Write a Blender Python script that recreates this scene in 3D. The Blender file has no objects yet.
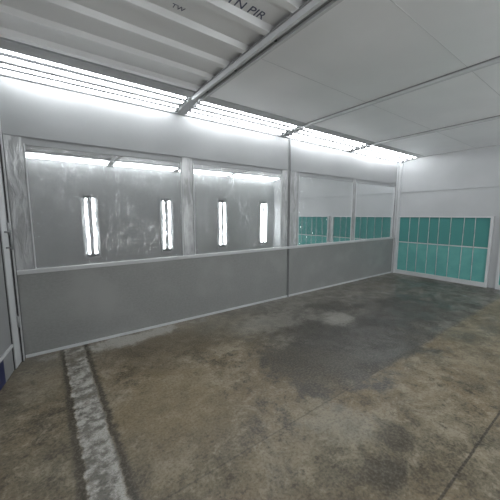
import bpy, bmesh, math, random
from mathutils import Vector, Matrix
random.seed(4)
S = bpy.context.scene
try:
    S.view_settings.view_transform = 'Standard'
    S.view_settings.look = 'None'
except Exception: pass

# ---------------- room constants ----------------
YW, YR = 3.93, -1.25        # long wall, opposite wall
XF, XB = 7.88, -2.6         # far wall, open entrance end
ZC = 3.07
XD = -0.30

# ---------------- node helpers ----------------
class NT:
    def __init__(s, name):
        s.m = bpy.data.materials.new(name); s.m.use_nodes = True
        s.t = s.m.node_tree; s.t.nodes.clear()
        s.out = s.n('ShaderNodeOutputMaterial')
    def n(s, typ, **kw):
        nd = s.t.nodes.new(typ)
        for k, v in kw.items(): setattr(nd, k, v)
        return nd
    def put(s, sock, v):
        if isinstance(v, bpy.types.NodeSocket): s.t.links.new(v, sock)
        elif v is not None: sock.default_value = v
    def pos(s):
        return s.n('ShaderNodeNewGeometry').outputs['Position']
    def xyz(s, v):
        nd = s.n('ShaderNodeSeparateXYZ'); s.put(nd.inputs[0], v); return nd.outputs
    def math(s, op, a, b=None, c=None, clamp=False):
        nd = s.n('ShaderNodeMath', operation=op, use_clamp=clamp)
        s.put(nd.inputs[0], a)
        if b is not None: s.put(nd.inputs[1], b)
        if c is not None: s.put(nd.inputs[2], c)
        return nd.outputs[0]
    def mapping(s, v, scale=(1,1,1), loc=(0,0,0)):
        nd = s.n('ShaderNodeMapping'); s.put(nd.inputs[0], v)
        nd.inputs['Scale'].default_value = scale; nd.inputs['Location'].default_value = loc
        return nd.outputs[0]
    def noise(s, v, scale, detail=4, rough=.5, dist=0):
        nd = s.n('ShaderNodeTexNoise'); s.put(nd.inputs['Vector'], v)
        nd.inputs['Scale'].default_value = scale; nd.inputs['Detail'].default_value = detail
        nd.inputs['Roughness'].default_value = rough; nd.inputs['Distortion'].default_value = dist
        return nd.outputs['Fac']
    def step(s, v, a, b, lo=0., hi=1.):
        nd = s.n('ShaderNodeMapRange', interpolation_type='SMOOTHSTEP')
        s.put(nd.inputs[0], v)
        nd.inputs[1].default_value = a; nd.inputs[2].default_value = b
        nd.inputs[3].default_value = lo; nd.inputs[4].default_value = hi
        return nd.outputs[0]
    def mix(s, f, a, b, mode='MIX'):
        nd = s.n('ShaderNodeMix', data_type='RGBA', blend_type=mode)
        s.put(nd.inputs[0], f)
        for i, v in ((6, a), (7, b)):
            if isinstance(v, tuple) and len(v) == 3: v = v + (1,)
            s.put(nd.inputs[i], v)
        return nd.outputs[2]
    def bump(s, h, strength=.3, dist=.01):
        nd = s.n('ShaderNodeBump'); s.put(nd.inputs['Height'], h)
        nd.inputs['Strength'].default_value = strength; nd.inputs['Distance'].default_value = dist
        return nd.outputs[0]
    def bsdf(s, col, rough=.5, metal=0., normal=None, spec=.5):
        nd = s.n('ShaderNodeBsdfPrincipled')
        if isinstance(col, tuple) and len(col) == 3: col = col + (1,)
        s.put(nd.inputs['Base Color'], col); s.put(nd.inputs['Roughness'], rough)
        s.put(nd.inputs['Metallic'], metal)
        nd.inputs['Specular IOR Level'].default_value = spec
        if normal is not None: s.put(nd.inputs['Normal'], normal)
        return nd.outputs[0]
    def done(s, sh):
        s.t.links.new(sh, s.out.inputs[0]); return s.m

def paint(name, col, rough=.45, var=.06, scale=2., bump=0., bscale=60, metal=0., spec=.5):
    k = NT(name); p = k.pos()
    n = k.noise(p, scale, 5)
    c2 = tuple(max(0, c*(1-var*2)) for c in col)
    c = k.mix(k.step(n, .3, .7), col, c2)
    nm = k.bump(k.noise(p, bscale, 3), bump, .004) if bump else None
    return k.done(k.bsdf(c, rough, metal, nm, spec))

def emit(name, col, st):
    k = NT(name); e = k.n('ShaderNodeEmission')
    e.inputs[0].default_value = col + (1,); e.inputs[1].default_value = st
    return k.done(e.outputs[0])

M = {}
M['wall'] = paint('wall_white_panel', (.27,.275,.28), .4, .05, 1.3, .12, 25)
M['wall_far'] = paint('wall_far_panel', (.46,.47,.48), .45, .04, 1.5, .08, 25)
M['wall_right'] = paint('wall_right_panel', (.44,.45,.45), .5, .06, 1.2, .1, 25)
M['trim'] = paint('trim_white', (.56,.57,.58), .35, .04, 3)
M['beam'] = paint('beam_painted_steel', (.62,.63,.64), .45, .04, 4)
M['frame'] = paint('fixture_frame_grey', (.45,.46,.47), .4, .05, 4)
M['rail'] = paint('rail_grey_steel', (.30,.305,.31), .35, .1, 6, metal=.2)
M['seam'] = paint('sheet_lap_seam', (.60,.605,.61), .5, .03)
M['dark'] = paint('dark_rubber_seal', (.03,.03,.032), .6)
M['navy'] = paint('navy_paint', (.015,.025,.10), .4)
M['refl'] = paint('fixture_reflector', (.05,.052,.055), .6, .03, spec=.1)
M['housing'] = paint('wall_lamp_housing', (.07,.072,.075), .6, .03, spec=.1)
M['endcap'] = paint('fixture_endcap', (.40,.40,.41), .4)
M['tube'] = emit('fluorescent_tube_glow', (.94,.98,1.0), 27)
M['tubev'] = emit('fluorescent_wall_tube_glow', (.94,.98,1.0), 40)
M['ink'] = paint('stamp_ink', (.09,.10,.17), .6)

def mk_ceiling():
    k = NT('ceiling_sheet_steel'); p = k.pos()
    n = k.noise(p, 1.2, 4)
    c = k.mix(k.step(n, .3, .7), (.82,.825,.83), (.76,.765,.77))
    h = k.noise(p, 2.2, 2)
    return k.done(k.bsdf(c, .30, 0., k.bump(h, .14, .02), .9))
M['ceiling'] = mk_ceiling()

def mk_lower():
    k = NT('grey_plastic_sheeting'); p = k.pos()
    w = k.noise(k.mapping(p, (30, 1, 55)), 1.0, 3, .6)
    big = k.noise(p, 2.2, 4)
    c = k.mix(k.step(w, .35, .65), (.235,.237,.232), (.265,.267,.262))
    c = k.mix(k.step(big, .4, .75), c, (.295,.296,.29))
    h = k.math('ADD', k.math('MULTIPLY', w, .15), k.noise(p, 3, 3))
    return k.done(k.bsdf(c, .40, 0, k.bump(h, .18, .02)))
M['lower'] = mk_lower()

def mk_film():
    k = NT('clear_film_over_panel'); p = k.pos()
    n = k.noise(k.mapping(p, (9, 1, 2.2)), 1.5, 5, .6, .6)
    c = k.mix(k.step(n, .40, .62), (.42,.425,.43), (.29,.292,.295))
    return k.done(k.bsdf(c, .14, .1, k.bump(n, .4, .02), .9))
M['film'] = mk_film()

def mk_pane():
    k = NT('window_pane_with_film'); p = k.pos()
    drip = k.noise(k.mapping(p, (15, 1, 6)), 1.6, 5, .6, 1.0)
    wave = k.noise(k.mapping(p, (1.6, 1, .8)), 1.2, 1)
    patch = k.noise(p, 1.7, 3)
    h = k.math('ADD', k.math('MULTIPLY', drip, .04), k.math('MULTIPLY', wave, .5))
    nm = k.bump(h, .12, .02)
    nm2 = k.bump(drip, .36, .02)
    g = k.n('ShaderNodeBsdfGlossy'); g.inputs['Roughness'].default_value = .006
    g.inputs['Color'].default_value = (.94,.96,.96,1); k.put(g.inputs['Normal'], nm)
    g2 = k.n('ShaderNodeBsdfGlossy'); g2.inputs['Roughness'].default_value = .03
    g2.inputs['Color'].default_value = (.92,.93,.93,1); k.put(g2.inputs['Normal'], nm2)
    d = k.n('ShaderNodeBsdfDiffuse')
    k.put(d.inputs[0], k.mix(k.step(drip, .42, .66), (.205,.21,.215), (.25,.255,.26)))
    amt = k.math('MULTIPLY', k.step(drip, .52, .58, .02, .34), k.step(patch, .38, .58, .25, 1.))
    mg = k.n('ShaderNodeMixShader'); k.put(mg.inputs[0], amt)
    k.put(mg.inputs[1], g.outputs[0]); k.put(mg.inputs[2], g2.outputs[0])
    lw = k.n('ShaderNodeLayerWeight'); lw.inputs[0].default_value = .5
    f = k.step(lw.outputs['Facing'], .08, .40, .45, .92)
    mx = k.n('ShaderNodeMixShader'); k.put(mx.inputs[0], f)
    k.put(mx.inputs[1], d.outputs[0]); k.put(mx.inputs[2], mg.outputs[0])
    return k.done(mx.outputs[0])
M['pane'] = mk_pane()

def mk_teal():
    k = NT('teal_filter_fleece'); p = k.pos()
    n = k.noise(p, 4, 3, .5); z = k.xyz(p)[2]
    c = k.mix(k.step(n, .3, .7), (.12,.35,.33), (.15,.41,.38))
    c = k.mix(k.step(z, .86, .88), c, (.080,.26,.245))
    return k.done(k.bsdf(c, .9, 0, None, .1))
M['teal'] = mk_teal()

def mk_floor():
    k = NT('stained_concrete'); p = k.pos(); o = k.xyz(p); x, y = o[0], o[1]
    nA = k.noise(p, .7, 6, .6, .4); nB = k.noise(p, 2.2, 9, .74, .3)
    nC = k.noise(p, 9, 8, .74); nD = k.noise(p, 50, 4, .7)
    nE = k.noise(k.mapping(p, (1,1,1), (7.3,2.1,0)), 1.1, 9, .74, .3)
    nF = k.noise(k.mapping(p, (1,1,1), (1.3,9.1,0)), 4.0, 8, .74, .5)
    c = k.mix(k.step(nA, .40, .60), (.178,.136,.082), (.118,.100,.066))
    c = k.mix(k.math('MULTIPLY', k.step(nE, .50, .60), .8), c, (.235,.198,.135))
    c = k.mix(k.math('MULTIPLY', k.step(nB, .34, .49, 1, 0), .75), c, (.056,.046,.032))
    c = k.mix(k.math('MULTIPLY', k.step(nF, .52, .62), .65), c, (.28,.243,.175))
    c = k.mix(k.math('MULTIPLY', k.step(nF, .36, .47, 1, 0), .65), c, (.058,.047,.032))
    c = k.mix(k.math('MULTIPLY', k.step(nC, .53, .66), .6), c, (.31,.27,.20))
    c = k.mix(k.math('MULTIPLY', k.step(nC, .36, .47, 1, 0), .65), c, (.044,.036,.026))
    wob = k.math('MULTIPLY', k.math('SUBTRACT', nB, .5), 2.0)
    my = k.step(k.math('ADD', y, k.math('MULTIPLY', wob, .12)), 1.38, 1.46)
    mx = k.step(k.math('ADD', x, k.math('MULTIPLY', wob, 1.6)), 1.5, 3.2)
    g = k.mix(k.step(nF, .42, .58), (.044,.042,.038), (.140,.134,.120))
    g = k.mix(k.math('MULTIPLY', k.step(nC, .52, .64), .65), g, (.22,.21,.185))
    g = k.mix(k.math('MULTIPLY', k.step(nE, .42, .52, 1, 0), .75), g, (.030,.028,.025))
    c = k.mix(k.math('MULTIPLY', k.math('MULTIPLY', my, mx), .92), c, g)
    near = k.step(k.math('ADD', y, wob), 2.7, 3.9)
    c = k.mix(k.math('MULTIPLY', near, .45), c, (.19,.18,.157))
    def blob(cx, cy, r, col, amt, c, sx=1., soft=1.2):
        dx = k.math('MULTIPLY', k.math('SUBTRACT', x, cx), sx); dy = k.math('SUBTRACT', y, cy)
        d = k.math('SQRT', k.math('ADD', k.math('MULTIPLY', dx, dx), k.math('MULTIPLY', dy, dy)))
        d = k.math('ADD', d, k.math('MULTIPLY', wob, r*1.8))
        return k.mix(k.step(d, r*.6, r*soft, amt, 0), c, col)
    c = blob(3.1, 2.05, .80, (.028,.026,.023), .72, c, .55)
    c = blob(4.8, 2.2, .60, (.032,.030,.027), .7, c, .5)
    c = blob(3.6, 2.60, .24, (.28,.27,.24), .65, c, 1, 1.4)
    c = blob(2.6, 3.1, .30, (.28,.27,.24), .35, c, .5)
    c = blob(2.2, 1.9, .5, (.055,.046,.034), .6, c)
    c = blob(1.7, 1.20, .25, (.28,.255,.195), .4, c)
    c = blob(1.62, .78, .15, (.036,.030,.022), .75, c, 1, 1.4)
    c = blob(1.95, .85, .13, (.036,.030,.022), .7, c, 1, 1.4)
    c = blob(1.2, 3.2, .45, (.075,.054,.028), .55, c, .7, 1.4)
    c = blob(.85, 3.74, .16, (.38,.37,.34), .7, c, .22)  # bright reflection along the wall, painted into the floor colour as light grey
    c = blob(.80, 2.2, .45, (.22,.17,.095), .5, c, 1, 1.5)
    e = k.math('ABSOLUTE', k.math('SUBTRACT', k.math('ADD', x, k.math('MULTIPLY', k.math('SUBTRACT', nC, .5), .12)), .19))
    tr = k.step(e, .084, .104, 1, 0)
    tcol = k.mix(k.step(nC, .42, .58), (.13,.122,.105), (.41,.395,.36))
    tcol = k.mix(k.math('MULTIPLY', k.step(nB, .52, .60), .65), tcol, (.14,.12,.09))
    tcol = k.mix(k.math('MULTIPLY', k.step(nD, .5, .6), .35), tcol, (.08,.07,.058))
    rim = k.math('MULTIPLY', k.step(e, .090, .108), k.step(e, .12, .17, 1, 0))
    c = k.mix(k.math('MULTIPLY', rim, .85), c, (.034,.028,.020))
    c = k.mix(tr, c, tcol)
    def joint(a, pos, wd, c, amt=.8):
        d = k.math('ABSOLUTE', k.math('SUBTRACT', k.math('ADD', a, k.math('MULTIPLY', k.math('SUBTRACT', nC, .5), .012)), pos))
        return k.mix(k.step(d, wd*.6, wd*1.5, amt, 0), c, (.03,.025,.02))
    c = joint(y, .50, .007, c)
    c = joint(y, 1.42, .006, c, .4)
    c = k.mix(k.math('MULTIPLY', k.step(nD, .47, .62), .20), c, (.31,.28,.22))
    c = k.mix(k.math('MULTIPLY', k.step(nD, .38, .48, 1, 0), .32), c, (.032,.028,.022))
    r = k.step(nB, .35, .65, .28, .60)
    h = k.math('ADD', nC, k.math('MULTIPLY', nD, .4))
    return k.done(k.bsdf(c, r, 0, k.bump(h, .3, .012), .4))
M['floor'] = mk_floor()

# ---------------- mesh builder ----------------
class MB:
    def __init__(s, name, fn=None):
        s.bm = bmesh.new(); s.name = name; s.mats = []; s.fn = fn
    def mi(s, m):
        if m not in s.mats: s.mats.append(m)
        return s.mats.index(m)
    def box(s, x0,x1,y0,y1,z0,z1, m):
        i = s.mi(m)
        v = [s.bm.verts.new((x,y,z)) for x in (x0,x1) for y in (y0,y1) for z in (z0,z1)]
        for f in ((0,1,3,2),(4,6,7,5),(0,4,5,1),(2,3,7,6),(0,2,6,4),(1,5,7,3)):
            fc = s.bm.faces.new([v[j] for j in f]); fc.material_index = i
    def cyl(s, a, b, r, m, n=12):
        i = s.mi(m); a = Vector(a); b = Vector(b); d = (b-a)
        q = d.to_track_quat('Z','Y').to_matrix()
        ra = []; rb = []
        for j in range(n):
            t = 2*math.pi*j/n; o = q @ Vector((math.cos(t)*r, math.sin(t)*r, 0))
            ra.append(s.bm.verts.new(a+o)); rb.append(s.bm.verts.new(b+o))
        for j in range(n):
            f = s.bm.faces.new((ra[j], ra[(j+1)%n], rb[(j+1)%n], rb[j])); f.material_index = i; f.smooth = True
        f = s.bm.faces.new(ra[::-1]); f.material_index = i
        f = s.bm.faces.new(rb); f.material_index = i
    def prism(s, prof, x0, x1, m):
        i = s.mi(m)
        A = [s.bm.verts.new((x0,y,z)) for y,z in prof]; B = [s.bm.verts.new((x1,y,z)) for y,z in prof]
        n = len(prof)
        for j in range(n):
            f = s.bm.faces.new((A[j],A[(j+1)%n],B[(j+1)%n],B[j])); f.material_index = i
        f = s.bm.faces.new(A[::-1]); f.material_index = i
        f = s.bm.faces.new(B); f.material_index = i
    def done(s, parent=None):
        if s.fn:
            for v in s.bm.verts: v.co = Vector(s.fn(*v.co))
        bmesh.ops.recalc_face_normals(s.bm, faces=s.bm.faces[:])
        me = bpy.data.meshes.new(s.name); s.bm.to_mesh(me); s.bm.free()
        for m in s.mats: me.materials.append(M[m])
        o = bpy.data.objects.new(s.name, me); S.collection.objects.link(o)
        if parent: o.parent = parent
        return o

# ---------------- shell ----------------
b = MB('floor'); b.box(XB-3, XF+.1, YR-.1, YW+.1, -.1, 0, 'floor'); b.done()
b = MB('wall_left'); b.box(XB, XF, YW, YW+.1, 0, 3.25, 'wall'); b.done()
b = MB('wall_far'); b.box(XF, XF+.1, YR, YW, 0, 3.25, 'wall_far'); b.done()
b = MB('wall_right'); b.box(XB, XF, YR-.1, YR, 0, 3.25, 'wall_right'); b.done()

b = MB('ceiling')
YA, YB = -.62, 3.30
b.box(1.65, XF, YA, YB, ZC, ZC+.1, 'ceiling')
b.box(XB, XD, YR, YW, ZC, ZC+.1, 'ceiling')
b.box(XD, 1.65, YA, YB, ZC+.035, ZC+.1, 'ceiling')
y = 3.23
while y > YA+.1:
    b.prism([(y-.055, ZC+.036),(y-.03, ZC-.005),(y+.03, ZC-.005),(y+.055, ZC+.036)], XD, 1.62, 'ceiling')
    y -= .325
for yy in (2.25, 1.15, .05):
    b.box(1.72, XF, yy-.003, yy+.003, ZC-.0015, ZC+.01, 'seam')
b.box(XD, XF, YB-.01, YW, ZC+.09, ZC+.12, 'ceiling')
b.box(XD, XF, YR, YA+.01, ZC+.09, ZC+.12, 'ceiling')
ceil = b.done()

def stamp(name, txt, x, y, size):
    cu = bpy.data.curves.new(name, 'FONT'); cu.body = txt; cu.size = size; cu.extrude = .0005
    o = bpy.data.objects.new(name, cu); S.collection.objects.link(o)
    cu.materials.append(M['ink'])
    o.rotation_euler = (math.pi, 0, 0); o.location = (x, y, ZC+.033)
    o.parent = ceil
stamp('stamp_1', 'ITN PIR', 1.12, 1.87, .11)
stamp('stamp_2', 'TW', .86, 2.15, .06)

def beam(x, w, h, m, name='ceiling_beam'):
    b = MB(name)
    b.box(x-w/2, x+w/2, YA, YB, ZC-h, ZC-.001, m)
    b.box(x-w/2-.02, x+w/2+.02, YA, YB, ZC-.008, ZC-.001, 'rail')
    b.box(x-w/2, x+w/2, YR, YA, ZC-h, ZC-h+.012, m)
    b.box(x-w/2, x+w/2, YB, YW, ZC-h, ZC-h+.012, m)
    return b
b = beam(3.58, .05, .035, 'beam'); b.done()
b = beam(5.62, .05, .035, 'beam'); b.done()
b = MB('ceiling_track_rail')
for dx in (-.055, .03):
    b.box(1.65+dx, 1.65+dx+.03, YA, YB+.1, ZC-.06, ZC, 'beam')
b.box(1.585, 1.72, YA, YB+.1, ZC-.012, ZC+.0, 'rail')
b.box(1.625, 1.68, YA, YB+.1, ZC-.035, ZC-.012, 'rail')
yy = 3.1
while yy > -.5:
    b.cyl((1.652, yy, ZC-.05), (1.652, yy, ZC-.035), .012, 'dark', 8); yy -= .6
b.done()

# ---------------- light strips ----------------
def slope_left(u, v, w):
    t = v/.63
    return (u, YW - v, 3.0 + .07*t + w)
def slope_right(u, v, w):
    t = v/.63
    return (u, YR + v, 3.0 + .07*t + w)
bays = [(XD, 1.65), (1.65, 3.58), (3.58, 5.62), (5.62, XF)]
for fn in (slope_left, slope_right):
    for x0, x1 in bays:
        a, c = x0+(.01 if x0 < 0 else .06), x1-.05
        b = MB('fluorescent_light_fixture', fn)
        b.box(a, c, .03, .50, .045, .055, 'refl')
        b.box(x0+.001, x1-.001, 0, .03, -.004, .06, 'frame')
        b.box(x0+.001, x1-.001, .50, .63, -.004, .06, 'frame')
        b.box(x0+.001, a, .03, .50, -.006, .06, 'frame')
        b.box(c, x1-.001, .03, .50, -.006, .06, 'frame')
        b.box(a, c, .245, .272, .0, .045, 'rail')
        for v in (.085, .190, .330, .440):
            off = random.uniform(-.012, .012)
            b.cyl((a+.03+off, v, .006), (c-.03+off, v, .006), .010, 'tube', 10)
            for xx in (a+.014+off, c-.04+off):
                b.box(xx, xx+.026, v-.014, v+.014, -.006, .044, 'endcap')
        b.done()

for xc in (1.08, 3.25, 5.35, 7.30):
    b = MB('wall_tube_lamp')
    b.box(xc-.20, xc+.20, YR+.001, YR+.012, .35, 2.2, 'wall_right')
    b.box(xc-.14, xc+.14, YR+.012, YR+.018, .42, 2.13, 'housing')
    for e in (-.20, .185): b.box(xc+e, xc+e+.015, YR+.001, YR+.04, .35, 2.2, 'wall_right')
    for z in (.35, 2.185): b.box(xc-.185, xc+.185, YR+.001, YR+.04, z, z+.015, 'wall_right')
    for dx in (-.09, .09):
        b.cyl((xc+dx, YR+.045, .50), (xc+dx, YR+.045, 2.05), .016, 'tubev', 10)
        for z in (.46, 2.05): b.box(xc+dx-.02, xc+dx+.02, YR+.015, YR+.065, z, z+.04, 'endcap')
    b.done()

# ---------------- long wall cladding ----------------
e = .001
b = MB('plastic_sheeting_skirt')
for x0, x1 in ((XD+.03, 3.76), (3.80, XF-.1)):
    b.box(x0, x1, YW-.012, YW-e, .03, .955, 'lower')
b.done()
b = MB('film_cladding')
for x0, x1 in ((XD+.03, -.12), (1.655, 1.82), (3.595, 3.76), (3.80, 4.03), (5.80, 5.93), (7.70, 7.78)):
    b.box(x0, x1, YW-.010, YW-e, 1.0, 2.42, 'film')
b.done()
wins = [(-.10, 1.635), (1.84, 3.575), (4.05, 5.78), (5.95, 7.68)]
for i, (x0, x1) in enumerate(wins):
    b = MB('window_%d' % (i+1))
    b.box(x0, x1, YW-.012, YW-e, 1.0, 2.34, 'pane')
    t = .012
    b.box(x0-t, x0, YW-.018, YW-e, 1.0, 2.34+t, 'trim')
    b.box(x1, x1+t, YW-.018, YW-e, 1.0, 2.34+t, 'trim')
    b.box(x0, x1, YW-.018, YW-e, 2.34, 2.34+t, 'wall')
    b.done()
b = MB('trim_1')
b.box(XD+.03, XF-.1, YW-.04, YW-e, .955, 1.0, 'trim')
b.box(XD+.03, XF-.1, YW-.055, YW-.04, .985, 1.0, 'trim'); b.done()
b = MB('trim_2')
b.box(XD+.03, XF-.1, YW-.012, YW-e, 2.425, 2.437, 'wall'); b.done()
b = MB('trim_3')
b.box(3.765, 3.797, YW-.03, YW-e, .0, 2.99, 'wall')
b.box(3.776, 3.786, YW-.034, YW-.03, .0, 2.99, 'dark')
b.done()
b = MB('baseboard_left'); b.box(XD+.03, 3.765, YW-.03, YW-e, 0, .03, 'trim'); b.box(3.797, XF-.1, YW-.03, YW-e, 0, .03, 'trim'); b.done()
b = MB('corner_post'); b.box(XF-.1, XF-e, YW-.10, YW-e, 0, 2.99, 'trim')
b.box(XF-.104, XF-.1, YW-.055, YW-.045, 0, 2.99, 'rail'); b.done()

# ---------------- far wall filters ----------------
for y0, y1 in ((1.86, 3.80), (-.30, 1.62)):
    b = MB('exhaust_filter_panel')
    z0, z1 = .10, 1.54
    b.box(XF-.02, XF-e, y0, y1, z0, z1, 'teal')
    f = .05
    b.box(XF-.06, XF-e, y0-f, y0, .0, z1+.03, 'trim'); b.box(XF-.06, XF-e, y1, y1+f if y1<3 else y1+.025, .0, z1+.03, 'trim')
    b.box(XF-.06, XF-e, y0, y1, z1, z1+.03, 'trim'); b.box(XF-.06, XF-e, y0, y1, .0, z0, 'trim')
    b.box(XF-.035, XF-.02, y0, y1, .86, .885, 'trim')
    n = 8
    for j in range(1, n):
        yy = y0 + (y1-y0)*j/n + random.uniform(-.015,.015)
        lean = random.uniform(-.02, .02)
        pts = [(XF-.035, yy + lean*q/4, z0 + (z1-z0)*q/4) for q in range(5)]
        for q in range(4): b.cyl(pts[q], pts[q+1], .007, 'trim', 6)
    b.done()
b = MB('trim_4'); b.box(XF-.02, XF-e, YR, 3.82, 2.2, 2.208, 'wall_far'); b.done()

# ---------------- door at the left edge ----------------
b = MB('door_frame')
b.box(XD-.08, XD+.02, YW-.09, YW-e, 0, 2.99, 'trim')
b.box(XD+.0, XD+.012, YW-.11, YW-.09, 0, 2.99, 'dark')
b.done()
hx, hy = XD-.005, YW-.115
ux, uy = -.20, -.98
def leaf(u, v, w):
    return (hx + u*ux - v*uy*1.0, hy + u*uy + v*ux, w)
b = MB('door_1', leaf)
b.box(0, .16, -.045, 0, .01, 2.6, 'trim')
b.box(.16, .185, -.035, -.008, .01, 2.6, 'dark')
b.box(.185, .42, -.035, -.012, .01, .26, 'wall')
b.box(.185, 1.0, -.045, 0, .26, .29, 'trim')
b.box(.185, .92, -.035, -.012, .29, 2.5, 'wall')
b.box(.42, .92, -.035, -.012, .01, .26, 'navy')
b.box(.185, 1.0, -.045, 0, 2.5, 2.6, 'trim')
b.box(.92, 1.0, -.045, 0, .01, 2.5, 'trim')
for z in (.4, 1.4, 2.3): b.cyl((-.0, .008, z), (-.0, .008, z+.12), .012, 'rail', 8)
b.cyl((.09, .05, 1.25), (.09, .05, 1.45), .01, 'rail', 8)
b.cyl((.09, 0, 1.27), (.09, .05, 1.27), .008, 'rail', 8)
b.cyl((.09, 0, 1.43), (.09, .05, 1.43), .008, 'rail', 8)
b.done()

# ---------------- world & camera ----------------
w = bpy.data.worlds.new('world'); S.world = w; w.use_nodes = True
w.node_tree.nodes['Background'].inputs[0].default_value = (.8,.83,.87,1)
w.node_tree.nodes['Background'].inputs[1].default_value = 1.3  # uniform fill, also from below, added through the open end to brighten the ceiling

cam = bpy.data.cameras.new('camera'); co = bpy.data.objects.new('camera', cam)
S.collection.objects.link(co); S.camera = co
cam.sensor_width = 36; cam.lens = 281/500*36; cam.clip_start = .02
az = math.radians(53.8); p = math.radians(7.1)
F = Vector((math.cos(az)*math.cos(p), math.sin(az)*math.cos(p), -math.sin(p)))
co.location = (0, 0, 1.6)
co.rotation_euler = F.to_track_quat('-Z', 'Y').to_euler()
